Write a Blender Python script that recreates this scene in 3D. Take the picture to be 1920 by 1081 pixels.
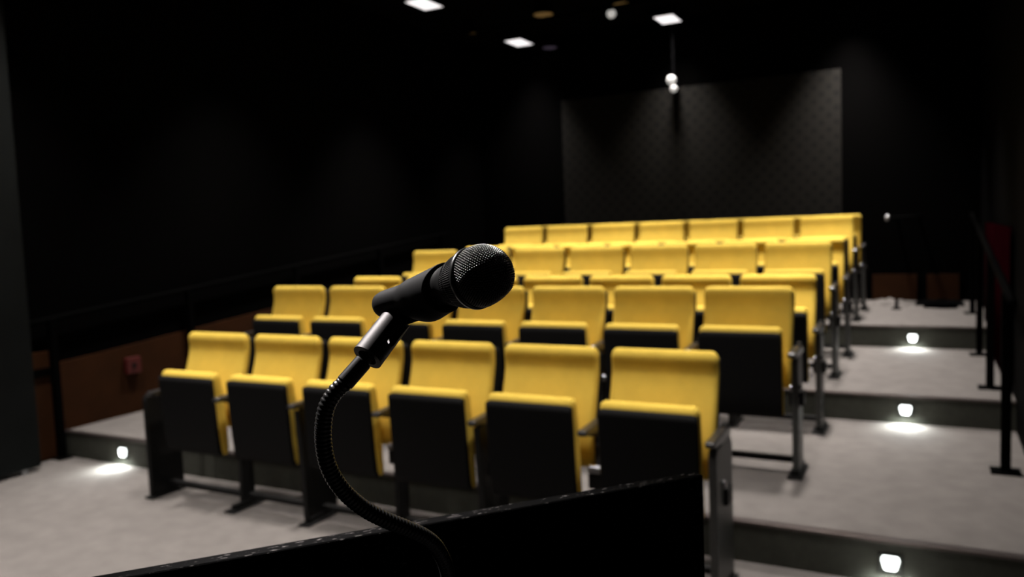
import bpy, bmesh, math, random
from mathutils import Vector, Matrix
PI = math.pi
random.seed(4)
S = bpy.context.scene
C = S.collection
for o in list(bpy.data.objects): bpy.data.objects.remove(o)

# ------------------------------------------------------------------ camera
CAM = Vector((0, 0, 1.576)); YAW, PITCH, ROLL, F = .4831, .0768, .0385, 1510.06
_cy, _sy, _cp, _sp = math.cos(YAW), math.sin(YAW), math.cos(PITCH), math.sin(PITCH)
FW = Vector((-_sy*_cp, _cy*_cp, -_sp)); R0 = Vector((_cy, _sy, 0)); U0 = R0.cross(FW)
RT = R0*math.cos(ROLL) - U0*math.sin(ROLL); UP = R0*math.sin(ROLL) + U0*math.cos(ROLL)
cd = bpy.data.cameras.new('camera'); cam = bpy.data.objects.new('camera', cd); C.objects.link(cam)
m = Matrix((RT, UP, -FW)).transposed().to_4x4(); m.translation = CAM; cam.matrix_world = m
cd.sensor_width = 36; cd.lens = F*36/1920; cd.clip_start = .02; cd.clip_end = 60
cd.dof.use_dof = True; cd.dof.focus_distance = .655; cd.dof.aperture_fstop = 6.2
S.camera = cam
def at(x, y, d):
    """world point seen at pixel x, y (1920x1081) at depth d: the microphone was measured this way"""
    return CAM + FW*d + RT*((x-960)/F*d) + UP*((540.5-y)/F*d)

# ------------------------------------------------------------------ world, exposure
w = bpy.data.worlds.new('world'); S.world = w; w.use_nodes = True
w.node_tree.nodes['Background'].inputs[0].default_value = (0, 0, 0, 1)
w.node_tree.nodes['Background'].inputs[1].default_value = 0
S.view_settings.view_transform = 'Standard'; S.view_settings.look = 'None'
S.view_settings.exposure = 0; S.view_settings.gamma = 1
S.view_settings.use_curve_mapping = False
# ceiling panel lamps: grid x, y, watts
LAMPS = []
for _x in (-4.87, -2.85, -.83):
    for _y, _p in ((3.2, 25), (5.35, 33), (7.5, 42), (9.75, 16)):
        LAMPS.append((_x, _y, _p*({3.2: .8, 5.35: 1.15, 7.5: 1.0, 9.75: 2.2}[_y] if _x == -.83 else 1)))
LAMPS += [(-1.75, 1.55, 13), (-3.95, 1.5, 36)]
CEIL = 4.0
SPREAD = 74
STEP_W = 2.6

# ------------------------------------------------------------------ helpers
def tag(o, label, cat, group=None):
    o['label'] = label; o['category'] = cat
    if group: o['group'] = group
    return o
def thing(name, label, cat, loc=(0, 0, 0), rotz=0, group=None):
    o = bpy.data.objects.new(name, None); C.objects.link(o); o.empty_display_size = .1
    o.location = loc; o.rotation_euler = (0, 0, rotz)
    return tag(o, label, cat, group)
def obj(name, bm, mat, parent=None, smooth=False, bevel=0, seg=2, label=None):
    me = bpy.data.meshes.new(name)
    bmesh.ops.recalc_face_normals(bm, faces=bm.faces)
    bm.to_mesh(me); bm.free(); me.materials.append(mat)
    o = bpy.data.objects.new(name, me); C.objects.link(o)
    if parent: o.parent = parent
    if smooth:
        for p in me.polygons: p.use_smooth = True
    if bevel:
        b = o.modifiers.new('bevel', 'BEVEL'); b.width = bevel; b.segments = seg; b.limit_method = 'ANGLE'
        b.angle_limit = math.radians(40)
    if label: o['label'] = label
    return o
def struct(name, bm, mat, parent=None, **k):
    o = obj(name, bm, mat, parent, **k)
    if not parent: o['kind'] = 'structure'
    return o
def B(): return bmesh.new()
def box(bm, x0, x1, y0, y1, z0, z1):
    v = [bm.verts.new((x, y, z)) for x in (x0, x1) for y in (y0, y1) for z in (z0, z1)]
    for f in ((0, 1, 3, 2), (4, 6, 7, 5), (0, 4, 5, 1), (2, 3, 7, 6), (0, 2, 6, 4), (1, 5, 7, 3)):
        bm.faces.new([v[i] for i in f])
    return bm
def prism_x(bm, pts, x0, x1):
    """polygon pts (y, z) extruded along x"""
    a = [bm.verts.new((x0, y, z)) for y, z in pts]; b = [bm.verts.new((x1, y, z)) for y, z in pts]
    bm.faces.new(a); bm.faces.new(b[::-1])
    n = len(pts)
    for i in range(n): bm.faces.new((a[i], b[i], b[(i+1) % n], a[(i+1) % n]))
    return bm
def rings(bm, rs, cap=True, close=True):
    vs = [[bm.verts.new(p) for p in r] for r in rs]; n = len(vs[0])
    for a, b in zip(vs, vs[1:]):
        for i in range(n if close else n-1):
            bm.faces.new((a[i], a[(i+1) % n], b[(i+1) % n], b[i]))
    if cap: bm.faces.new(vs[0][::-1]); bm.faces.new(vs[-1])
    return bm
def frame(ax, hint=Vector((0, 0, 1))):
    ax = ax.normalized(); u = hint - ax*hint.dot(ax)
    if u.length < 1e-4: u = Vector((1, 0, 0)) - ax*ax.x
    u.normalize(); return ax, u, ax.cross(u)
def lathe(bm, base, ax, prof, n=32, hint=Vector((0, 0, 1)), cap=True):
    """prof: (distance along ax, radius)"""
    ax, u, v = frame(ax, hint)
    return rings(bm, [[base + ax*s + (u*math.cos(2*PI*i/n) + v*math.sin(2*PI*i/n))*max(r, 1e-5) for i in range(n)]
                      for s, r in prof], cap)
def tube(bm, pts, r, n=10):
    pts = [Vector(p) for p in pts]; u = None; rs = []
    for i, p in enumerate(pts):
        t = (pts[min(i+1, len(pts)-1)] - pts[max(i-1, 0)]).normalized()
        if u is None: _, u, _ = frame(t, Vector((0, 0, 1)))
        u = (u - t*u.dot(t)).normalized(); v = t.cross(u)
        rr = r[i] if isinstance(r, (list, tuple)) else r
        rs.append([p + (u*math.cos(2*PI*k/n) + v*math.sin(2*PI*k/n))*rr for k in range(n)])
    return rings(bm, rs)
def spline(pts, n):
    """Catmull-Rom"""
    out = []; P = [pts[0]*2-pts[1]] + pts + [pts[-1]*2-pts[-2]]
    for i in range(1, len(P)-2):
        for k in range(n):
            t = k/n; a, b, c, d = P[i-1], P[i], P[i+1], P[i+2]
            out.append(.5*((2*b) + (c-a)*t + (2*a-5*b+4*c-d)*t*t + (3*b-a-3*c+d)*t**3))
    out.append(pts[-1]); return out
def cushion(bm, cl, W, er=.022, rc=.03, crown=0.0):
    """padded slab. cl: centre line (y, z, half thickness) from bottom to top; width W along x"""
    n = len(cl); zt = cl[-1][1]
    nr = []
    for i in range(n):
        a, b = cl[max(i-1, 0)], cl[min(i+1, n-1)]
        ty, tz = b[0]-a[0], b[1]-a[1]; L = math.hypot(ty, tz); nr.append((tz/L, -ty/L))
    xs = []
    for k in range(7): xs.append(-W/2 + er*(1-math.cos(PI/2*k/6)))
    xs += [-W/2+er+.012, -W/2+er+.03, -W/4, 0]
    xs = xs + [-x for x in xs[:-1][::-1]]
    rs = []
    for x in xs:
        e = max(0, (abs(x)-(W/2-er))/er); k = max(.12, math.sqrt(max(0, 1-e*e)))
        c = max(0, (abs(x)-(W/2-rc))/rc); drop = rc*(1-math.sqrt(max(0, 1-min(c, 1)**2)))
        ft, bk = [], []
        for i, (y, z, h) in enumerate(cl):
            s = min(1, max(0, (z-(zt-.12))/.12)); s = s*s
            z2 = z - drop*s; hh = h*k; cr = crown*(1-(2*x/W)**2)*math.sin(PI*min(1, i/(n-1)))
            ft.append((x, y-nr[i][0]*hh-cr, z2-nr[i][1]*hh)); bk.append((x, y+nr[i][0]*hh, z2+nr[i][1]*hh))
        rs.append(ft + bk[::-1])
    return rings(bm, rs)

# ------------------------------------------------------------------ materials
def mat(name, col, rough=.6, metal=0, spec=.5, noise=None, bump=None, emit=None, sheen=0):
    """noise: (scale, amount) colour mottling; bump: (scale, strength, distance)"""
    M = bpy.data.materials.new(name); M.use_nodes = True; nt = M.node_tree; b = nt.nodes['Principled BSDF']
    b.inputs['Base Color'].default_value = (*col, 1); b.inputs['Roughness'].default_value = rough
    b.inputs['Metallic'].default_value = metal; b.inputs['Specular IOR Level'].default_value = spec
    if sheen: b.inputs['Sheen Weight'].default_value = sheen
    tc = nt.nodes.new('ShaderNodeTexCoord')
    if noise:
        n = nt.nodes.new('ShaderNodeTexNoise'); n.inputs['Scale'].default_value = noise[0]; n.inputs['Detail'].default_value = 5
        nt.links.new(tc.outputs['Object'], n.inputs['Vector'])
        r = nt.nodes.new('ShaderNodeValToRGB'); a = noise[1]
        r.color_ramp.elements[0].position = .3; r.color_ramp.elements[1].position = .7
        r.color_ramp.elements[0].color = (*[c*(1-a) for c in col], 1); r.color_ramp.elements[1].color = (*[min(1, c*(1+a)) for c in col], 1)
        nt.links.new(n.outputs['Fac'], r.inputs['Fac']); nt.links.new(r.outputs['Color'], b.inputs['Base Color'])
    if bump:
        n = nt.nodes.new('ShaderNodeTexNoise'); n.inputs['Scale'].default_value = bump[0]; n.inputs['Detail'].default_value = 3
        nt.links.new(tc.outputs['Object'], n.inputs['Vector'])
        q = nt.nodes.new('ShaderNodeBump'); q.inputs['Strength'].default_value = bump[1]; q.inputs['Distance'].default_value = bump[2]
        nt.links.new(n.outputs['Fac'], q.inputs['Height']); nt.links.new(q.outputs['Normal'], b.inputs['Normal'])
    if emit:
        b.inputs['Emission Color'].default_value = (*emit[0], 1); b.inputs['Emission Strength'].default_value = emit[1]
    return M
M = dict(
    yellow=mat('yellow_upholstery', (.70, .485, .070), .85, spec=.25, noise=(14, .05), bump=(900, .25, .0006)),
    shell=mat('black_seat_shell', (.0055, .0055, .0058), .7, spec=.12, bump=(400, .1, .0005)),
    steel=mat('dark_painted_steel', (.005, .005, .005), .55, spec=.2),
    endcol=mat('grey_end_panel', (.042, .043, .041), .45, spec=.5),
    armrest=mat('black_armrest', (.02, .019, .019), .3, spec=.5),
    hinge=mat('metal_hinge', (.25, .25, .26), .35, metal=1),
    carpet=mat('grey_carpet', (.165, .152, .143), .95, spec=.1, noise=(9, .10), bump=(600, .5, .002)),
    riser=mat('dark_riser', (.05, .052, .042), .7, spec=.2, noise=(30, .12)),
    nosing=mat('aluminium_nosing', (.13, .11, .105), .45, metal=1),
    blackwall=mat('black_wall', (.0005, .0004, .0004), .9, spec=.03, noise=(2, .2)),
    redcloth=mat('dark_red_cloth', (.009, .0006, .0014), .95, spec=0, noise=(3, .3)),
    blackceil=mat('black_ceiling', (.0015, .0015, .0018), .9, spec=.03),
    blackflat=mat('black_flat', (.005, .006, .0058), .8, spec=.1, noise=(4, .2)),
    wood=mat('orange_wood', (.032, .011, .003), .7, spec=.1, noise=(5, .15)),
    post=mat('black_railing', (.001, .001, .001), .8, spec=.02),
    chrome=mat('chrome', (.6, .6, .6), .4, metal=1),
    redbox=mat('red_plastic', (.07, .005, .005), .5),
    lamp=mat('lit_diffuser', (.8, .8, .8), .5, emit=((1, .95, .96), 1.3)),
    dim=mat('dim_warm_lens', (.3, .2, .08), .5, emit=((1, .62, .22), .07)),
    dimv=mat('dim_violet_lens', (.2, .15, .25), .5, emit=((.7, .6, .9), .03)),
    steplens=mat('lit_step_lens', (.8, .8, .8), .5, emit=((.93, 1, .97), 4)),
    glint=mat('emissive_glint', (.6, .6, .6), .3, emit=((1, .97, .93), .42)),  # emission stands in for light glinting off the fixtures
    black_plastic=mat('black_plastic', (.009, .009, .0095), .65, spec=.15, bump=(1500, .15, .0002)),
    mic_metal=mat('black_mic_paint', (.005, .005, .005), .55, spec=.14, bump=(2500, .08, .0001)),
    grille=mat('black_grille_wire', (.26, .255, .25), .3, metal=1),
    grilleback=mat('grille_foam', (.003, .003, .003), .95, spec=0),
    ring=mat('satin_black_ring', (.10, .10, .10), .3, metal=.8),
    adapter=mat('adapter_metal', (.058, .055, .055), .5, metal=.75, bump=(2500, .5, .0002)),
    neck=mat('gooseneck_black', (.022, .022, .022), .3, spec=.6),
)
# scuffed black lectern board with grain along its length
def lectern_mat():
    m_ = mat('lectern_black_stain', (.004, .004, .004), .6, spec=.05); nt = m_.node_tree; b = nt.nodes['Principled BSDF']
    tc = nt.nodes.new('ShaderNodeTexCoord'); mp = nt.nodes.new('ShaderNodeMapping'); mp.inputs['Scale'].default_value = (90, 500, 900)
    n = nt.nodes.new('ShaderNodeTexNoise'); n.inputs['Scale'].default_value = 1; n.inputs['Detail'].default_value = 4
    r = nt.nodes.new('ShaderNodeValToRGB'); r.color_ramp.elements[0].position = .645; r.color_ramp.elements[1].position = .70
    r.color_ramp.elements[0].color = (.0012, .0012, .0012, 1); r.color_ramp.elements[1].color = (.30, .28, .27, 1)
    nt.links.new(tc.outputs['Object'], mp.inputs['Vector']); nt.links.new(mp.outputs['Vector'], n.inputs['Vector'])
    nt.links.new(n.outputs['Fac'], r.inputs['Fac'])
    return m_, nt, b, n, r
M['lectern'] = mat('lectern_black_stain', (.006, .006, .006), .6, spec=.15)
_m, _nt, _b, _n, _r = lectern_mat(); _nt.links.new(_r.outputs['Color'], _b.inputs['Base Color'])
_q = _nt.nodes.new('ShaderNodeBump'); _q.inputs['Strength'].default_value = .5; _q.inputs['Distance'].default_value = .0006
_nt.links.new(_n.outputs['Fac'], _q.inputs['Height']); _nt.links.new(_q.outputs['Normal'], _b.inputs['Normal'])
M['lectern_edge'] = _m
# perforated acoustic panel: diamond lattice of dark holes
def panel_mat():
    m_ = mat('perforated_panel', (.04, .036, .028), .75, spec=.15); nt = m_.node_tree; b = nt.nodes['Principled BSDF']
    tc = nt.nodes.new('ShaderNodeTexCoord'); sep = nt.nodes.new('ShaderNodeSeparateXYZ'); nt.links.new(tc.outputs['Object'], sep.inputs[0])
    def mth(op, a, b2=None):
        k = nt.nodes.new('ShaderNodeMath'); k.operation = op
        for i, s in enumerate((a, b2)):
            if s is None: continue
            if isinstance(s, (int, float)): k.inputs[i].default_value = s
            else: nt.links.new(s, k.inputs[i])
        return k.outputs[0]
    k = PI/.165
    d = mth('MULTIPLY', mth('COSINE', mth('MULTIPLY', mth('ADD', sep.outputs['X'], sep.outputs['Z']), k)),
            mth('COSINE', mth('MULTIPLY', mth('SUBTRACT', sep.outputs['X'], sep.outputs['Z']), k)))
    d = mth('ABSOLUTE', d)
    n = nt.nodes.new('ShaderNodeTexNoise'); n.inputs['Scale'].default_value = 1.1; nt.links.new(tc.outputs['Object'], n.inputs['Vector'])
    d = mth('ADD', d, mth('MULTIPLY', mth('SUBTRACT', n.outputs['Fac'], .5), .5))
    r = nt.nodes.new('ShaderNodeValToRGB'); r.color_ramp.elements[0].position = .62; r.color_ramp.elements[1].position = .72
    r.color_ramp.elements[0].color = (.0095, .0085, .0068, 1); r.color_ramp.elements[1].color = (.004, .0036, .003, 1)
    nt.links.new(d, r.inputs['Fac']); nt.links.new(r.outputs['Color'], b.inputs['Base Color'])
    return m_
M['panel'] = panel_mat()

# ------------------------------------------------------------------ room
XL, XR, YB = -5.76, .46, 10.2
RY = [3.67, 5.79, 7.88]; RZ = [.188, .371, .562]
struct('floor', box(B(), -6.5, 3, -3, 3.72, -.1, 0), M['carpet'])
lo = [0]+RZ
for k in range(3):
    y1 = (RY+[YB])[k+1]
    bm = box(B(), XL, XR, RY[k], y1, -.1, RZ[k])
    t = struct('floor', bm, M['carpet'])
    t.name = 'floor_tier'
    struct('trim_%d' % (k+1), box(B(), XL, XR, RY[k]-.012, RY[k], lo[k], RZ[k]-.004), M['riser'])
    struct('trim_%d' % (k+4), box(B(), XL, XR, RY[k]-.016, RY[k]+.03, RZ[k]-.012, RZ[k]+.004), M['nosing'], bevel=.003)
struct('wall_back', box(B(), -6.5, 3, YB, YB+.1, -.1, 4.2), M['blackwall'])
struct('wall_left', box(B(), XL-.1, XL, -3, YB, -.1, 4.2), M['blackwall'])
struct('wall_right', box(B(), XR, XR+.1, 3.4, YB, -.1, 4.2), M['blackwall'])
struct('wall_right', box(B(), XR, 3, 3.3, 3.4, -.1, 4.2), M['blackwall']).name = 'wall_right_return'
struct('wall_right', box(B(), 3, 3.1, -3, 3.4, -.1, 4.2), M['blackwall']).name = 'wall_right_stage'
struct('wall_front', box(B(), -6.5, 3, -3.1, -3, -.1, 4.2), M['blackwall'])
struct('ceiling', box(B(), -6.5, 3.1, -3.1, YB+.1, CEIL+.12, 4.3), M['blackceil'])
# timber wainscot on the left wall: its top follows the tiers
bm = B(); pts = [(3.66, 0), (5.79, .188), (7.88, .371), (YB, .562), (YB, 1.05), (7.88, .95), (5.79, .86), (4.0, .72), (3.66, .70)]
a = [bm.verts.new((XL+.001, y, z)) for y, z in pts]; b_ = [bm.verts.new((XL+.022, y, z)) for y, z in pts]
bm.faces.new(a); bm.faces.new(b_[::-1])
for i in range(len(pts)): bm.faces.new((a[i], b_[i], b_[(i+1) % len(pts)], a[(i+1) % len(pts)]))
struct('trim_7', bm, M['wood'])
bm = B(); [box(bm, x0, x1, YB-.025, YB-.001, .562, .86) for x0, x1 in ((-.62, -.16), (-.06, .26))]
struct('trim_8', bm, M['wood'])
# timber stage door between the black flat and the first rail post
t = thing('door_1', '', '', (XL+.002, 3.36, 0)); 
for k_ in ('label', 'category'): del t[k_]
t['kind'] = 'structure'
obj('door_leaf', box(B(), 0, .03, .03, .25, .01, .80), M['wood'], t, bevel=.004)
obj('door_rail', box(B(), .03, .045, .03, .25, .62, .68), M['post'], t)
# black masking flat standing at the left end of the stage
t = thing('stage_flat', 'tall black masking flat standing at the far left beside the wooden door', 'partition', (-5.54, 3.36, 0))
obj('panel', box(B(), -.04, 0, -3.0, 0, .03, 3.8), M['blackflat'], t, bevel=.004)
obj('frame', box(B(), -.10, -.041, -3.0, -2.94, 0.02, 3.8), M['post'], t)
for y in (-.12, -.75):
    obj('caster', lathe(B(), Vector((-.03, y, .022)), Vector((1, 0, 0)), [(0, .022), (.03, .022)], 16), M['hinge'], t)
# perforated acoustic panel on the back wall
t = tag(obj('acoustic_panel', box(B(), -4.46, -.945, YB-.06, YB-.001, 1.5, 3.24), M['panel'], bevel=.004),
        'large perforated acoustic panel with diamond dot pattern on the back wall', 'wall panel')
# red alarm box on the left wainscot
t = thing('alarm_box', 'small red alarm box on the wooden left wall', 'alarm box', (XL+.022, 4.27, .58))
obj('housing', box(B(), 0, .04, -.065, .065, -.065, .065), M['redbox'], t, bevel=.006)
obj('button', lathe(B(), Vector((.04, 0, 0)), Vector((1, 0, 0)), [(0, .02), (.008, .018)], 16), M['shell'], t)
# dark red curtain along the right wall, folds in its mesh
bm = B(); rs = []
n = 90
for i in range(n+1):
    y = 6.0+2.4*i/n; x = XR-.03+.016*math.sin(i*1.1)
    rs.append([(x, y, .42), (x, y, 1.45), (x+.004, y, 1.45), (x+.004, y, .42)])
rings(bm, rs); tag(obj('curtain', bm, M['redcloth'], smooth=True), 'dark red pleated curtain hanging on the right wall behind the railing', 'curtain')

# ------------------------------------------------------------------ seats
BACK = [(.045, .455, .012), (.040, .47, .026), (.032, .50, .032), (.030, .56, .034), (.040, .63, .035), (.060, .70, .035),
        (.086, .78, .033), (.105, .84, .031), (.115, .88, .030), (.120, .91, .031), (.120, .94, .033), (.119, .962, .035), (.119, .98, .034), (.121, .992, .024), (.122, .998, .012)]
SEATC = [(-.075, .330, .012), (-.080, .336, .030), (-.085, .355, .038), (-.092, .46, .042), (-.098, .58, .043), (-.106, .68, .041), (-.112, .75, .039), (-.116, .782, .035), (-.118, .799, .026), (-.118, .806, .012)]
def leg_bm(x, wide):
    bm = B()
    if wide: prism_x(bm, [(-.12, .02), (.12, .02), (.12, .30), (.13, .64), (-.15, .64), (-.13, .3)], x-.017, x+.017)
    else:
        prism_x(bm, [(-.05, .02), (.05, .02), (.045, .40), (.09, .58), (.05, .60), (-.04, .42)], x-.014, x+.014)
    return bm
def end_bm(x, depth):
    return prism_x(B(), [(-depth*.55, .02), (depth*.45, .02), (depth*.45, .60), (depth*.36, .64), (-depth*.5, .64), (-depth*.55, .61)], x-.017, x+.017)
def foot_bm(x):
    bm = B(); box(bm, x-.038, x+.038, -.15, .13, 0.001, .014); box(bm, x-.02, x+.02, -.11, .11, .014, .04); return bm
def arm_bm(x):
    return prism_x(B(), [(-.19, .655), (-.20, .668), (-.19, .682), (.02, .690), (.09, .678), (.09, .645), (-.02, .640)], x-.0215, x+.0215)
def bracket_bm(x):
    return prism_x(B(), [(.03, .56), (.10, .56), (.10, .70), (.05, .70), (.03, .64), (-.12, .655), (-.12, .64), (.03, .60)], x-.012, x+.012)
def make_seat(kind, X0):
    """kind: 'slim' or 'wide' right-hand standard, 'end' last of row; X0 for first seat adds a left one"""
    t = thing('theatre_seat', 'yellow seat', 'theatre seat')
    bk = obj('backrest', cushion(B(), [(y-min(.009, h*.3), z, h-min(.009, h*.3)) for y, z, h in BACK], .492, .022, .034, .004), M['yellow'], t, smooth=True)
    obj('back_shell', cushion(B(), [(y+h+.002, z-.008, .021) for y, z, h in BACK[1:-2]], .488, .008, .03), M['shell'], bk, smooth=True)
    st = obj('seat', cushion(B(), SEATC, .437, .024, .028, .0), M['yellow'], t, smooth=True)
    obj('seat_shell', cushion(B(), [(y-h*.98-.004, z-.004, .013) for y, z, h in SEATC[1:-2]], .437, .008, .025), M['shell'], st, smooth=True)
    obj('crossbar', box(B(), -.38 if X0 == 'far' else -.255, .255, -.02, .02, .055, .085), M['steel'], t, bevel=.003)
    xs = [(.275, kind)] + ([(-.275, X0)] if X0 else [])
    for x, kd in xs:
        if kd == 'end1': lg = obj('leg', end_bm(x, .29), M['endcol'], t, bevel=.006)
        elif kd == 'end': lg = obj('leg', end_bm(x, .17), M['endcol'], t, bevel=.008)
        elif kd == 'far': lg = obj('leg', end_bm(-.40, .24), M['steel'], t, bevel=.006)
        else: lg = obj('leg', leg_bm(x, kd == 'wide'), M['steel'], t, bevel=.004)
        obj('foot', foot_bm(-.40 if kd == 'far' else x), M['steel'], lg, bevel=.004)
        ar = obj('armrest', arm_bm(x), M['armrest'], t, bevel=.008, seg=3)
        obj('bracket', bracket_bm(x), M['steel'], ar, bevel=.003)
        obj('pivot_block', box(B(), x-.038, x+.038, -.05, .035, .375, .452), M['steel'], t, bevel=.008)
        h = B()
        lathe(h, Vector((x-.03, -.05, .47)), Vector((1, 0, 0)), [(0, .016), (.004, .019), (.056, .019), (.06, .016)], 16)
        obj('hinge', h, M['hinge'], t, smooth=False)
    return t
protos = {}
def seat(kind, X0):
    k = (kind, X0)
    if k not in protos: protos[k] = make_seat(kind, X0); return protos[k]
    r = protos[k].copy(); C.objects.link(r)
    for ch in list(protos[k].children):
        c = ch.copy(); C.objects.link(c); c.parent = r
        for g in list(ch.children):
            d = g.copy(); C.objects.link(d); d.parent = c
    return r
ORD = ['leftmost', 'second from the left', 'third from the left', 'fourth from the left', 'fifth from the left', 'sixth from the left', 'rightmost']
ROW = ['front row', 'second row', 'third row', 'fourth row', 'fifth row', 'sixth row', 'seventh and last row']
# the y of each row's front top edge, floor height, right end x, seats
ROWS = [(3.453, 0, -.79, 6), (4.586, .188, -.645, 7), (5.56, .188, -.645, 7), (6.478, .371, -.645, 7), (7.46, .371, -.645, 7), (8.38, .562, -.645, 7), (9.33, .562, -.645, 7)]
for ri, (y, z, xr, n) in enumerate(ROWS):
    for i in range(n):
        last = i == n-1; j = n-1-i
        pitch = .555 if ri == 0 else .55
        kind = ('end1' if ri == 0 else 'end') if last else ('wide' if (i % 2 == 1) else 'slim')
        s = seat(kind, ('far' if ri == 0 else 'end') if i == 0 else None)
        s.location = (xr-pitch*(j+.5)+random.uniform(-.001, .001), y-.094, z)
        pos = 'rightmost, beside the aisle' if last else ORD[i]
        if i == 0: pos = 'leftmost, at the end of the row'
        s['label'] = 'yellow tip-up seat in the %s, %s' % (ROW[ri], pos)
        s['category'] = 'theatre seat'; s['group'] = 'yellow seats of the ' + ROW[ri]

# ------------------------------------------------------------------ railings
def railing(X, label, ys):
    zf = lambda y: RZ[2] if y > RY[2] else RZ[1] if y > RY[1] else RZ[0] if y > RY[0] else 0
    t = thing('railing', label, 'railing', (X, ys[0], 0)); y0 = ys[0]
    tops = []
    for y in ys:
        z = zf(y); zt = .95 + .188 + (y-4.8)*.0885
        p = obj('post', box(B(), -.024, .024, y-y0-.024, y-y0+.024, z+.01, zt), M['post'], t, bevel=.003)
        obj('base_plate', box(B(), -.07, .07, y-y0-.06, y-y0+.06, z, z+.012), M['post'], p, bevel=.002)
        tops.append((0, y-y0, zt))
    obj('rail', tube(B(), [(0, tops[0][1]-.3, tops[0][2]-.03)]+tops+[(0, tops[-1][1]+.2, tops[-1][2]+.02)], .021, 12), M['post'], t, smooth=True)
railing(.34, 'black metal railing with square posts along the right-hand aisle', [4.855, 6.19, 7.60, 8.95])
railing(-5.70, 'black metal railing with square posts along the left wall', [3.615, 4.85, 6.19, 7.60, 8.95])
# handrail on the back wall of the aisle
t = thing('handrail', 'short metal handrail with a round end on the back wall right of the panel', 'handrail', (-.44, 9.8, 1.51))
obj('rail', tube(B(), [(-.0, 0, 0), (.35, .0, .005)], .016, 14), M['post'], t, smooth=True)
obj('end_knob', lathe(B(), Vector((-.03, 0, 0)), Vector((1, 0, 0)), [(0, .004), (.004, .022), (.012, .033), (.024, .037), (.036, .033), (.046, .018)], 20), M['chrome'], t, smooth=True)
for x in (.08, .30):
    obj('bracket', box(B(), x-.01, x+.01, 0, .40, -.02, -.005), M['post'], t)
# things lying on the floor at the back of the aisle
t = thing('floor_stand', 'small black stand on the floor at the top of the aisle', 'stand', (-.335, 9.25, .562))
obj('base', lathe(B(), Vector((0, 0, 0)), Vector((0, 0, 1)), [(0, .05), (.012, .05), (.02, .02)], 20), M['post'], t)
obj('stem', lathe(B(), Vector((0, 0, .018)), Vector((0, 0, 1)), [(0, .018), (.09, .018)], 14), M['post'], t)
def coil(cx, cy, R, label):
    pts = []
    for k in range(150):
        a = k/150*5*2*PI; r = R*(1+.12*math.sin(a*1.3)+.05*math.sin(a*.37))
        pts.append((cx+r*math.cos(a)*1.6, cy+r*math.sin(a)*.8, .562+.012+.008*(k//30)+.004*math.sin(a*2.1)))
    tag(obj('cable_coil', tube(B(), pts, .009, 8), M['post'], smooth=True), label, 'cable')
coil(.06, 9.42, .09, 'black cable coil on the floor at the top of the aisle, beside the railing')

def heap(name, x0, x1, y0, y1, z, H, m_, label, cat):
    bm = B(); nx, ny = 36, 18; v = []
    for i in range(nx+1):
        for j in range(ny+1):
            u_, w_ = i/nx, j/ny; e = (math.sin(PI*u_)*math.sin(PI*w_))**.45
            h = H*e*(.75+.25*math.sin(u_*17+w_*5)*math.cos(w_*9-u_*4)) + .002
            v.append(bm.verts.new((x0+(x1-x0)*u_+.012*math.sin(w_*11)*e, y0+(y1-y0)*w_+.02*math.sin(u_*13)*e, z+h)))
    for i in range(nx):
        for j in range(ny):
            a = i*(ny+1)+j; bm.faces.new((v[a], v[a+ny+1], v[a+ny+2], v[a+1]))
    bot = [bm.verts.new((x, y, z+.0005)) for x, y in ((x0, y0), (x1, y0), (x1, y1), (x0, y1))]
    bm.faces.new(bot)
    o = obj(name, bm, m_, smooth=True); tag(o, label, cat)
heap('folded_cloth', -.17, .30, 9.62, 10.12, .562, .05, M['post'], 'black folded cloth lying along the back wall beside the aisle railing', 'cloth')
heap('pale_cloth', -.60, -.24, 9.55, 9.95, .562, .07, M['carpet'], 'pale grey crumpled cloth on the floor behind the small black stand', 'cloth')
# ------------------------------------------------------------------ step lights
def step_light(x, y, z, label):
    t = thing('step_light', label, 'step light', (x, y-.012, z), group='step lights in the risers')
    bm = B(); W_, H_ = .048, .040
    for x0, x1, z0, z1 in ((-W_, W_, H_-.005, H_), (-W_, W_, -H_, -H_+.005), (-W_, -W_+.005, -H_, H_), (W_-.005, W_, -H_, H_)): box(bm, x0, x1, -.006, 0, z0, z1)
    obj('bezel', bm, M['steel'], t)
    obj('lens', rings(B(), [[(x_*f_, y_, z_*f_) for x_, z_ in ((-.020, -.030), (.020, -.030), (.027, -.022), (.036, .012), (.034, .024), (.026, .030), (-.026, .030), (-.034, .024), (-.036, .012), (-.027, -.022))] for y_, f_ in ((0, 1), (-.008, 1), (-.013, .85))]), M['steplens'], t)
    l = bpy.data.lights.new('step_lamp', 'SPOT'); l.energy = STEP_W*8; l.color = (.93, 1, .97); l.spot_size = math.radians(150); l.spot_blend = 1; l.shadow_soft_size = .02
    o = bpy.data.objects.new('step_lamp', l); C.objects.link(o); o.parent = t; o.location = (0, -.022, .012)
    o.rotation_euler = (math.radians(-24), 0, 0)
step_light(-.158, RY[0], .092, 'lit step light in the lowest riser of the right aisle, nearest the camera')
step_light(-.158, RY[1], .28, 'lit step light in the middle riser of the right aisle')
step_light(-.158, RY[2], .46, 'lit step light in the highest riser of the right aisle')
step_light(-5.07, RY[0], .092, 'lit step light at the far left, beside the end of the front row')

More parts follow.
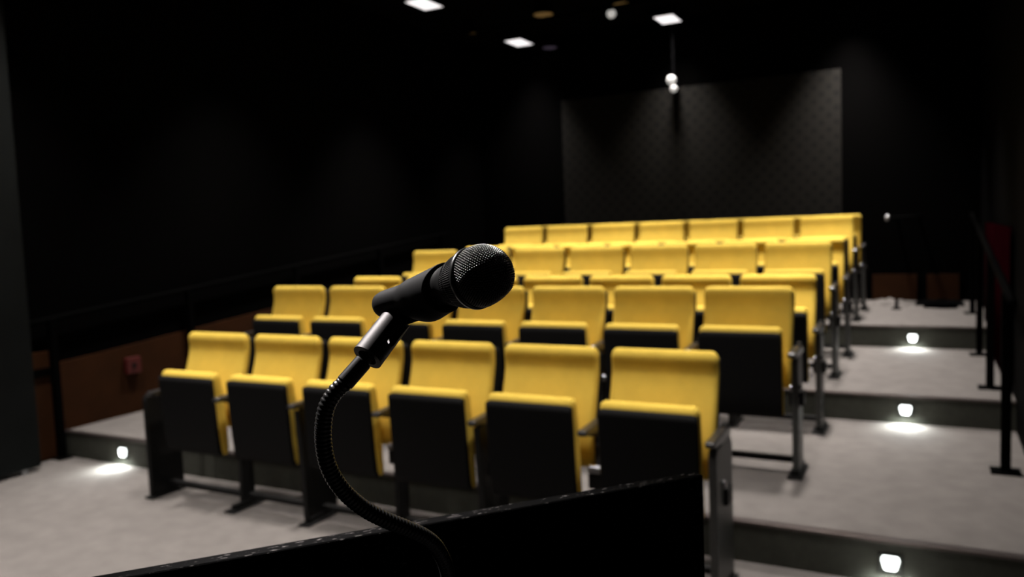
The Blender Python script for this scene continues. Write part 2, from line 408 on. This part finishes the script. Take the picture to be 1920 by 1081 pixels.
# ------------------------------------------------------------------ ceiling fixtures
RING_P = at(800, 640, .66)
vis = {(-4.87, 7.5): 'lit rectangular ceiling light, leftmost of the three in view', (-4.87, 9.75): 'lit rectangular ceiling light, the middle and lowest of the three in view',
       (-2.85, 9.75): 'lit rectangular ceiling light, rightmost, above the acoustic panel'}
for x, y, p in LAMPS:
    col = {-4.87: 'left', -2.85: 'middle', -.83: 'right', -1.75: 'near', -3.95: 'far'}[x]; rw = {1.55: 'stage and lectern', 1.5: 'stage floor', 3.2: 'front row of seats', 5.35: 'third row of seats', 7.5: 'fifth row of seats', 9.75: 'last row of seats'}[y]
    t = thing('ceiling_light', vis.get((x, y), 'rectangular ceiling light in the %s column above the %s' % (col, rw)), 'ceiling light', (x, y, CEIL), group='rectangular ceiling lights')
    bm = B()
    for a in ((-.15, -.12, -.23, .23), (.12, .15, -.23, .23), (-.12, .12, -.23, -.20), (-.12, .12, .20, .23)): box(bm, a[0], a[1], a[2], a[3], -.005, .12)
    obj('housing', bm, M['blackceil'], t)
    obj('diffuser', box(B(), -.118, .118, -.198, .198, -.002, .008), M['lamp'], t)
    l = bpy.data.lights.new('panel_lamp', 'AREA'); l.shape = 'RECTANGLE'; l.size = .22; l.size_y = .38; l.energy = p; l.color = (1, .93, .88); l.spread = math.radians(SPREAD)
    o = bpy.data.objects.new('panel_lamp', l); C.objects.link(o); o.parent = t; o.location = (0, 0, -.012)
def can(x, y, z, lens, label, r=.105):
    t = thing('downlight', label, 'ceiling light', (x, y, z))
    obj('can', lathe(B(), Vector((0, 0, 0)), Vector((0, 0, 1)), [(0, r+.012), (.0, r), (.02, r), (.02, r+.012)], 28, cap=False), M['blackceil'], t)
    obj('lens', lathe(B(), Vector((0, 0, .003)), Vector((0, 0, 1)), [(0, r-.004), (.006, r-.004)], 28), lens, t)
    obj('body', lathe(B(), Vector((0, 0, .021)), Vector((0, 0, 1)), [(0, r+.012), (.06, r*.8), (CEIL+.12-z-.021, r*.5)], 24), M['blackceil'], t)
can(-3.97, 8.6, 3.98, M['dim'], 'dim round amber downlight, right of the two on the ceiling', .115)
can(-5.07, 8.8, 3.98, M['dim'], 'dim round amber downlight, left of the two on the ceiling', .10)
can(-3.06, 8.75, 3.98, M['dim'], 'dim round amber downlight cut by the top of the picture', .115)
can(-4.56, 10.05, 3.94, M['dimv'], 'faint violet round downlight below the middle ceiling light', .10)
# spotlight bodies; their reflected glints are put in as glowing discs
def spot(x, y, z, glints, label):
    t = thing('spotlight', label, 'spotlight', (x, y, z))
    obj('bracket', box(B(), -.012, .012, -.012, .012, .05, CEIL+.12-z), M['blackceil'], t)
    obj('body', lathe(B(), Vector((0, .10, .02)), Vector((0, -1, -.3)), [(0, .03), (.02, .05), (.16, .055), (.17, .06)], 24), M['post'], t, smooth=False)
    for dx, dz, r in glints:
        o = obj('lens', lathe(B(), Vector((dx, -.085, dz)), Vector((0, -1, -.2)), [(-.03, r*.9), (0, r), (.012, r*.7), (.016, r*.2)], 20), M['glint'], t, smooth=True)  # glowing disc that paints a reflected highlight
spot(-2.87, 10.02, 3.26, [(-.005, .045, .058), (.022, -.065, .042)], 'black hanging spotlight with two small bright glints in front of the acoustic panel')
# stage spotlight aimed at the lectern, above the left of the stage
t = thing('spotlight', 'black stage spotlight above the stage aimed at the lectern microphone', 'spotlight', (-2.4, 1.0, 3.86))
dv = (RING_P - Vector((-2.4, 1.0, 3.86))).normalized()
obj('body', lathe(B(), -dv*.20, dv, [(0, .04), (.02, .06), (.15, .065), (.20, .075), (.20, .068), (.17, .06)], 28), M['post'], t)
obj('lens', lathe(B(), -dv*.025, dv, [(0, .058), (.006, .058), (.010, .045), (.012, .02)], 24), M['lamp'], t)
obj('bracket', box(B(), -.015, .015, -.015, .015, .06, CEIL+.12-3.86), M['post'], t)
l = bpy.data.lights.new('stage_lamp', 'SPOT'); l.energy = 950; l.color = (1, .94, .92); l.spot_size = math.radians(16); l.spot_blend = .5; l.shadow_soft_size = .055
o = bpy.data.objects.new('stage_lamp', l); C.objects.link(o); o.parent = t; o.location = dv*.03
o.rotation_euler = dv.to_track_quat('-Z', 'Y').to_euler()
spot(-3.22, 8.8, 3.93, [(.03, -.03, .05)], 'black spotlight with one bright glint at the top edge of the picture')
tag(obj('lighting_pipe', tube(B(), [(-5.7, 8.3, 3.85), (.4, 8.3, 3.85)], .024, 12), M['post'], smooth=True), 'black lighting pipe spanning the ceiling near the round downlights', 'pipe')

# ------------------------------------------------------------------ lectern
RE = Vector((-.255, .983, 0)); U = Vector((.653, .757, 0)).normalized()
ang = math.atan2(U.y, U.x); TOPZ = 1.256
t = thing('lectern', 'plain black wooden lectern in the foreground below the microphone', 'lectern', (RE.x, RE.y, 0), ang)
# local: +x runs to the right end, -y towards the speaker
LW = .86
obj('front_board', box(B(), -LW, 0, 0, .018, .05, TOPZ), M['lectern_edge'], t, bevel=.0012, seg=1)
for x0 in (-LW, -.018):
    obj('side_panel', prism_x(B(), [(-.001, .05), (-.001, TOPZ-.17), (-.36, TOPZ-.27), (-.36, .05)], x0, x0+.018), M['lectern'], t)
obj('desk_top', prism_x(B(), [(-.002, TOPZ-.15), (-.35, TOPZ-.25), (-.35, TOPZ-.27), (-.002, TOPZ-.17)], -LW+.02, -.02), M['lectern'], t)
obj('base', box(B(), -LW-.02, .02, -.40, .03, 0, .05), M['lectern'], t, bevel=.004)

# ------------------------------------------------------------------ microphone on its gooseneck
TH = math.radians(43)
RING = at(889.6, 521.3, .628)
AX = ((RT*.966 + UP*.257)*math.cos(TH) - FW*math.sin(TH)).normalized()
SIDE = AX.cross(RT*-.257+UP*.966).normalized()
if SIDE.dot(FW) > 0: SIDE = -SIDE                      # towards the viewer
TOPV = SIDE.cross(AX).normalized()
if TOPV.dot(UP) < 0: TOPV = -TOPV
mic = thing('microphone', 'black handheld microphone with round mesh head resting in a clip', 'microphone', RING)
def ML(p): return p - RING
Z0 = Vector((0, 0, 0))
body = B(); lathe(body, Z0, -AX, [(.021, .0185), (.0225, .0182), (.0235, .0170), (.03, .0168), (.060, .0140), (.075, .0122), (.095, .0104), (.116, .0098), (.119, .007)], 48)
obj('body', body, M['mic_metal'], mic, smooth=True)
bmk = B(); rs = []
nk = 168
for s, r, kx in ((.021, .0186, 0), (.0205, .0190, 1), (.0165, .0203, 1), (.0155, .0203, 0), (.0145, .0209, 0), (.0135, .0213, 1), (.0045, .0232, 1), (.003, .0235, 0)):
    _, u, v = frame(-AX, TOPV)
    rs.append([-AX*s + (u*math.cos(2*PI*i/nk)+v*math.sin(2*PI*i/nk))*(r+(.0002 if i % 2 else -.0002)*kx) for i in range(nk)])
rings(bmk, rs); obj('collar', bmk, M['mic_metal'], mic)
obj('ring', lathe(B(), Z0, -AX, [(-.0022, .0236), (-.0016, .0246), (0, .0249), (.0022, .0246), (.0032, .0237)], 72), M['ring'], mic, smooth=True)
# grille: sphere centre ahead of the ring, flattened on its chin
GC = AX*.0098; GR = .0243
CH = (RT*.60 - UP*.80).normalized()
def gpt(d, r):
    k = d.dot(CH); lim = .86
    if k > lim: r = r*(lim/k*.75+.25) if False else r*(1-.42*(k-lim))
    return GC + d*r
bmg = B(); rs = []
for i in range(1, 34):
    a = PI*.63*(1-i/34) ; rs.append([gpt((AX*math.cos(a)+(TOPV*math.cos(2*PI*k/72)+SIDE*math.sin(2*PI*k/72))*math.sin(a)).normalized(), GR-.0006) for k in range(72)])
rings(bmg, rs); g = obj('grille', bmg, M['grilleback'], mic, smooth=True)
# woven wire: raised knuckles in staggered rings
bmw = B(); step = .00205
nr_ = int(GR*PI*.62/(step*.86))
for i in range(nr_):
    a = PI*.62*(i+.5)/nr_; nn = max(1, int(2*PI*GR*math.sin(a)/step))
    nn = max(6, 6*round(nn/6)) if i > 1 else max(1, i*6)
    for k in range(nn):
        ph = 2*PI*(k+.5*(i % 2))/nn
        d = (AX*math.cos(a)+(TOPV*math.cos(ph)+SIDE*math.sin(ph))*math.sin(a)).normalized()
        _, u, v = frame(d, AX if abs(d.dot(AX)) < .98 else TOPV)
        p = gpt(d, GR); L_, Wd, H_ = .00088, .00056, .00062
        c0 = [bmw.verts.new(p + u*L_*math.cos(q*PI/4) + v*Wd*math.sin(q*PI/4) - d*.0006) for q in range(8)]
        c1 = [bmw.verts.new(p + u*L_*.75*math.cos(q*PI/4) + v*Wd*.75*math.sin(q*PI/4) + d*H_*.35) for q in range(8)]
        tp = bmw.verts.new(p + d*H_*.62)
        for q in range(8):
            bmw.faces.new((c0[q], c0[(q+1) % 8], c1[(q+1) % 8], c1[q])); bmw.faces.new((c1[q], c1[(q+1) % 8], tp))
obj('wire_mesh', bmw, M['grille'], g, smooth=True)

# ---- stand: gooseneck, ferrule, adapter, clip
ADB = at(688.7, 669.7, .672); ADT = at(750, 590, .700)
st = thing('gooseneck_stand', 'black ribbed gooseneck stand rising from the lectern and holding the microphone clip', 'microphone stand', at(842, 1090, .77))
OFF = st.location.copy()
def SL(p): return p - OFF
# clip: trumpet wrapped around the body, scooped rim, keel below
bmc = B(); n = 64; S_ = 26; outer = []; inner = []
def clip_r(s):
    P_ = [(.034, .0192), (.045, .0180), (.058, .0168), (.068, .0156), (.076, .0150), (.082, .0138), (.087, .0126), (.108, .0122), (.116, .0119), (.121, .0108), (.1235, .0082), (.1245, .005)]
    if s <= P_[0][0]: return P_[0][1]
    for (a, ra), (b, rb) in zip(P_, P_[1:]):
        if s <= b: return ra+(rb-ra)*(s-a)/(b-a)
    return P_[-1][1]
for k in range(S_+1):
    f = k/S_; ro = []; ri = []
    for i in range(n):
        a = 2*PI*i/n; ct, sd = math.cos(a), math.sin(a)
        rim = .030 + .011*abs(sd)**1.5 + (.0 if ct > 0 else +.003*abs(ct))
        s = rim + (.1245-rim)*f
        low = max(0, -ct)**2.0
        keel = .0085*low*math.exp(-((s-.062)/.022)**2)
        r = clip_r(s) + keel
        dr = TOPV*ct + SIDE*sd
        ro.append(-AX*s + dr*r); ri.append(-AX*min(s, .118) + dr*(min(clip_r(s), .0185)-.0022+keel*.3))
    outer.append(ro); inner.append(ri)
allr = inner[:-6][::-1] + outer
bmc = rings(B(), [[SL(RING+p) for p in r] for r in allr])
clip = obj('clip', bmc, M['black_plastic'], st, smooth=True)
# swivel lug under the clip
bml = B(); LT = SIDE
A_ = [RING-AX*.040-TOPV*.017, RING-AX*.080-TOPV*.011, at(716, 612, .700), at(738, 625, .694), at(752, 606, .690)]
def plate(bm, pts, nrm, th):
    a = [bm.verts.new(SL(p+nrm*th/2)) for p in pts]; b = [bm.verts.new(SL(p-nrm*th/2)) for p in pts]
    bm.faces.new(a); bm.faces.new(b[::-1]); q = len(pts)
    for i in range(q): bm.faces.new((a[i], b[i], b[(i+1) % q], a[(i+1) % q]))
AD = (ADT-ADB).normalized()
SLN = SIDE - FW*.1; SLN = (SLN - AD*SLN.dot(AD)).normalized()
plate(bml, A_, SLN, .0075)
lathe(bml, SL(ADB+(ADT-ADB)*.74-SLN*.0038), SLN, [(0, .0085), (.0005, .0092), (.0071, .0092), (.0076, .0085)], 28)
obj('swivel_lug', bml, M['black_plastic'], clip, bevel=.001)
# adapter: barrel with a slot cut through the top leaving two prongs
_, au, av = frame(AD, SIDE)     # au towards viewer
def ring_at(s, r, nn=48): return [ADB + AD*s + (au*math.cos(2*PI*i/nn)+av*math.sin(2*PI*i/nn))*r for i in range(nn)]
LA = (ADT-ADB).length
SLOT = SIDE*1.0 - FW*.1; SLOT = (SLOT - AD*SLOT.dot(AD)).normalized(); PERP = AD.cross(SLOT).normalized()
if PERP.dot(RT) < 0: PERP = -PERP
R_ = .0134; GAP = .0060; S0 = LA*.42; ga = math.acos(GAP/R_)
bma = B(); angs = []
for sg in (0, 1):                                     # prong spans -ga..ga about +-SLOT, slot spans the rest
    angs += [(sg*PI - ga + 2*ga*k/24, True) for k in range(25)] + [(sg*PI + ga + (PI-2*ga)*k/8, False) for k in range(1, 8)]
def bp_(a, s_): return SL(ADB + AD*s_ + (SLOT*math.cos(a) + PERP*math.sin(a))*(R_*(1-.05*s_/LA)))
na = len(angs); lv = [0, .0006, LA*.1, LA*.2, LA*.3]
cols = []
for k, (a, pr) in enumerate(angs):
    low = S0 if pr else S0 - .005*math.sqrt(max(0, 1-(math.cos(a)*R_/GAP)**2))
    c_ = [bma.verts.new(bp_(a, x)) for x in lv] + [bma.verts.new(bp_(a, low))]
    cols.append(c_)
for k in range(na):
    a_, b_ = cols[k], cols[(k+1) % na]
    for q in range(len(lv)): bma.faces.new((a_[q], b_[q], b_[q+1], a_[q+1]))
for sg, tp in ((0, LA*1.16), (1, LA*.98)):
    prev = [cols[sg*32+k][-1] for k in range(25)]
    for q in range(1, 15):
        f = q/14; row_ = []
        for k in range(25):
            c_ = (k-12)/12; top = S0 + (tp-S0)*(.52+.48*math.sqrt(max(0, 1-abs(c_)**2.6)))
            row_.append(bma.verts.new(bp_(sg*PI + ga*c_, S0+(top-S0)*f)))
        for k in range(24): bma.faces.new((prev[k], prev[k+1], row_[k+1], row_[k]))
        prev = row_
adp = obj('adapter', bma, M['adapter'], st, smooth=True)
so = adp.modifiers.new('wall', 'SOLIDIFY'); so.thickness = .0048; so.offset = -1
e_ = adp.modifiers.new('edge', 'EDGE_SPLIT'); e_.split_angle = math.radians(38)
PV = ADB + AD*LA*.80
obj('pivot_bolt', lathe(B(), SL(PV - SLOT*.0118), SLOT, [(0, .0025), (.0, .0032), (.0236, .0032), (.0236, .0025)], 20), M['steel'], adp, smooth=False)
# ferrule and neck
FT = at(680, 678, .669); FB = at(646, 718, .664)
fd = (ADB-FB).normalized()
obj('ferrule', lathe(B(), SL(FB), fd, [(0, .0072), (.0008, .0076), ((FT-FB).length, .0075), ((FT-FB).length+.001, .0070), ((FT-FB).length+.001, .0052), ((ADB-FB).length+.006, .0052)], 40), M['neck'], st, smooth=False)
ctrl = [at(646, 718, .664), at(627, 737, .663), at(612, 764, .663), at(606, 800, .664), at(607, 836, .667), at(615, 872, .671), at(631, 903, .677), at(655, 931, .684), at(686, 955, .692),
        at(723, 974, .701), at(760, 989, .712), at(795, 1005, .724), at(818, 1025, .737), at(834, 1055, .752), at(842, 1090, .765), at(845, 1135, .776), at(846, 1190, .782)]
cur = spline(ctrl, 60)
# resample at constant spacing
pitch_ = .0037; sub = 6; ds = pitch_/sub; pts = [cur[0]]; acc = 0
for a, b in zip(cur, cur[1:]):
    L_ = (b-a).length; d_ = ds-acc
    while d_ <= L_: pts.append(a.lerp(b, d_/L_)); d_ += ds
    acc = L_-(d_-ds)
prof = [0, .0004, .0006, .0006, .0004, 0]
obj('gooseneck', tube(B(), [SL(p) for p in pts], [.0066+prof[i % sub] for i in range(len(pts))], 22), M['neck'], st, smooth=True)
bp = pts[-1]
obj('base_flange', lathe(B(), SL(bp+Vector((0, 0, -.012))), Vector((0, 0, 1)), [(0, .022), (.004, .022), (.008, .011), (.016, .0085)], 32), M['neck'], st, smooth=True)
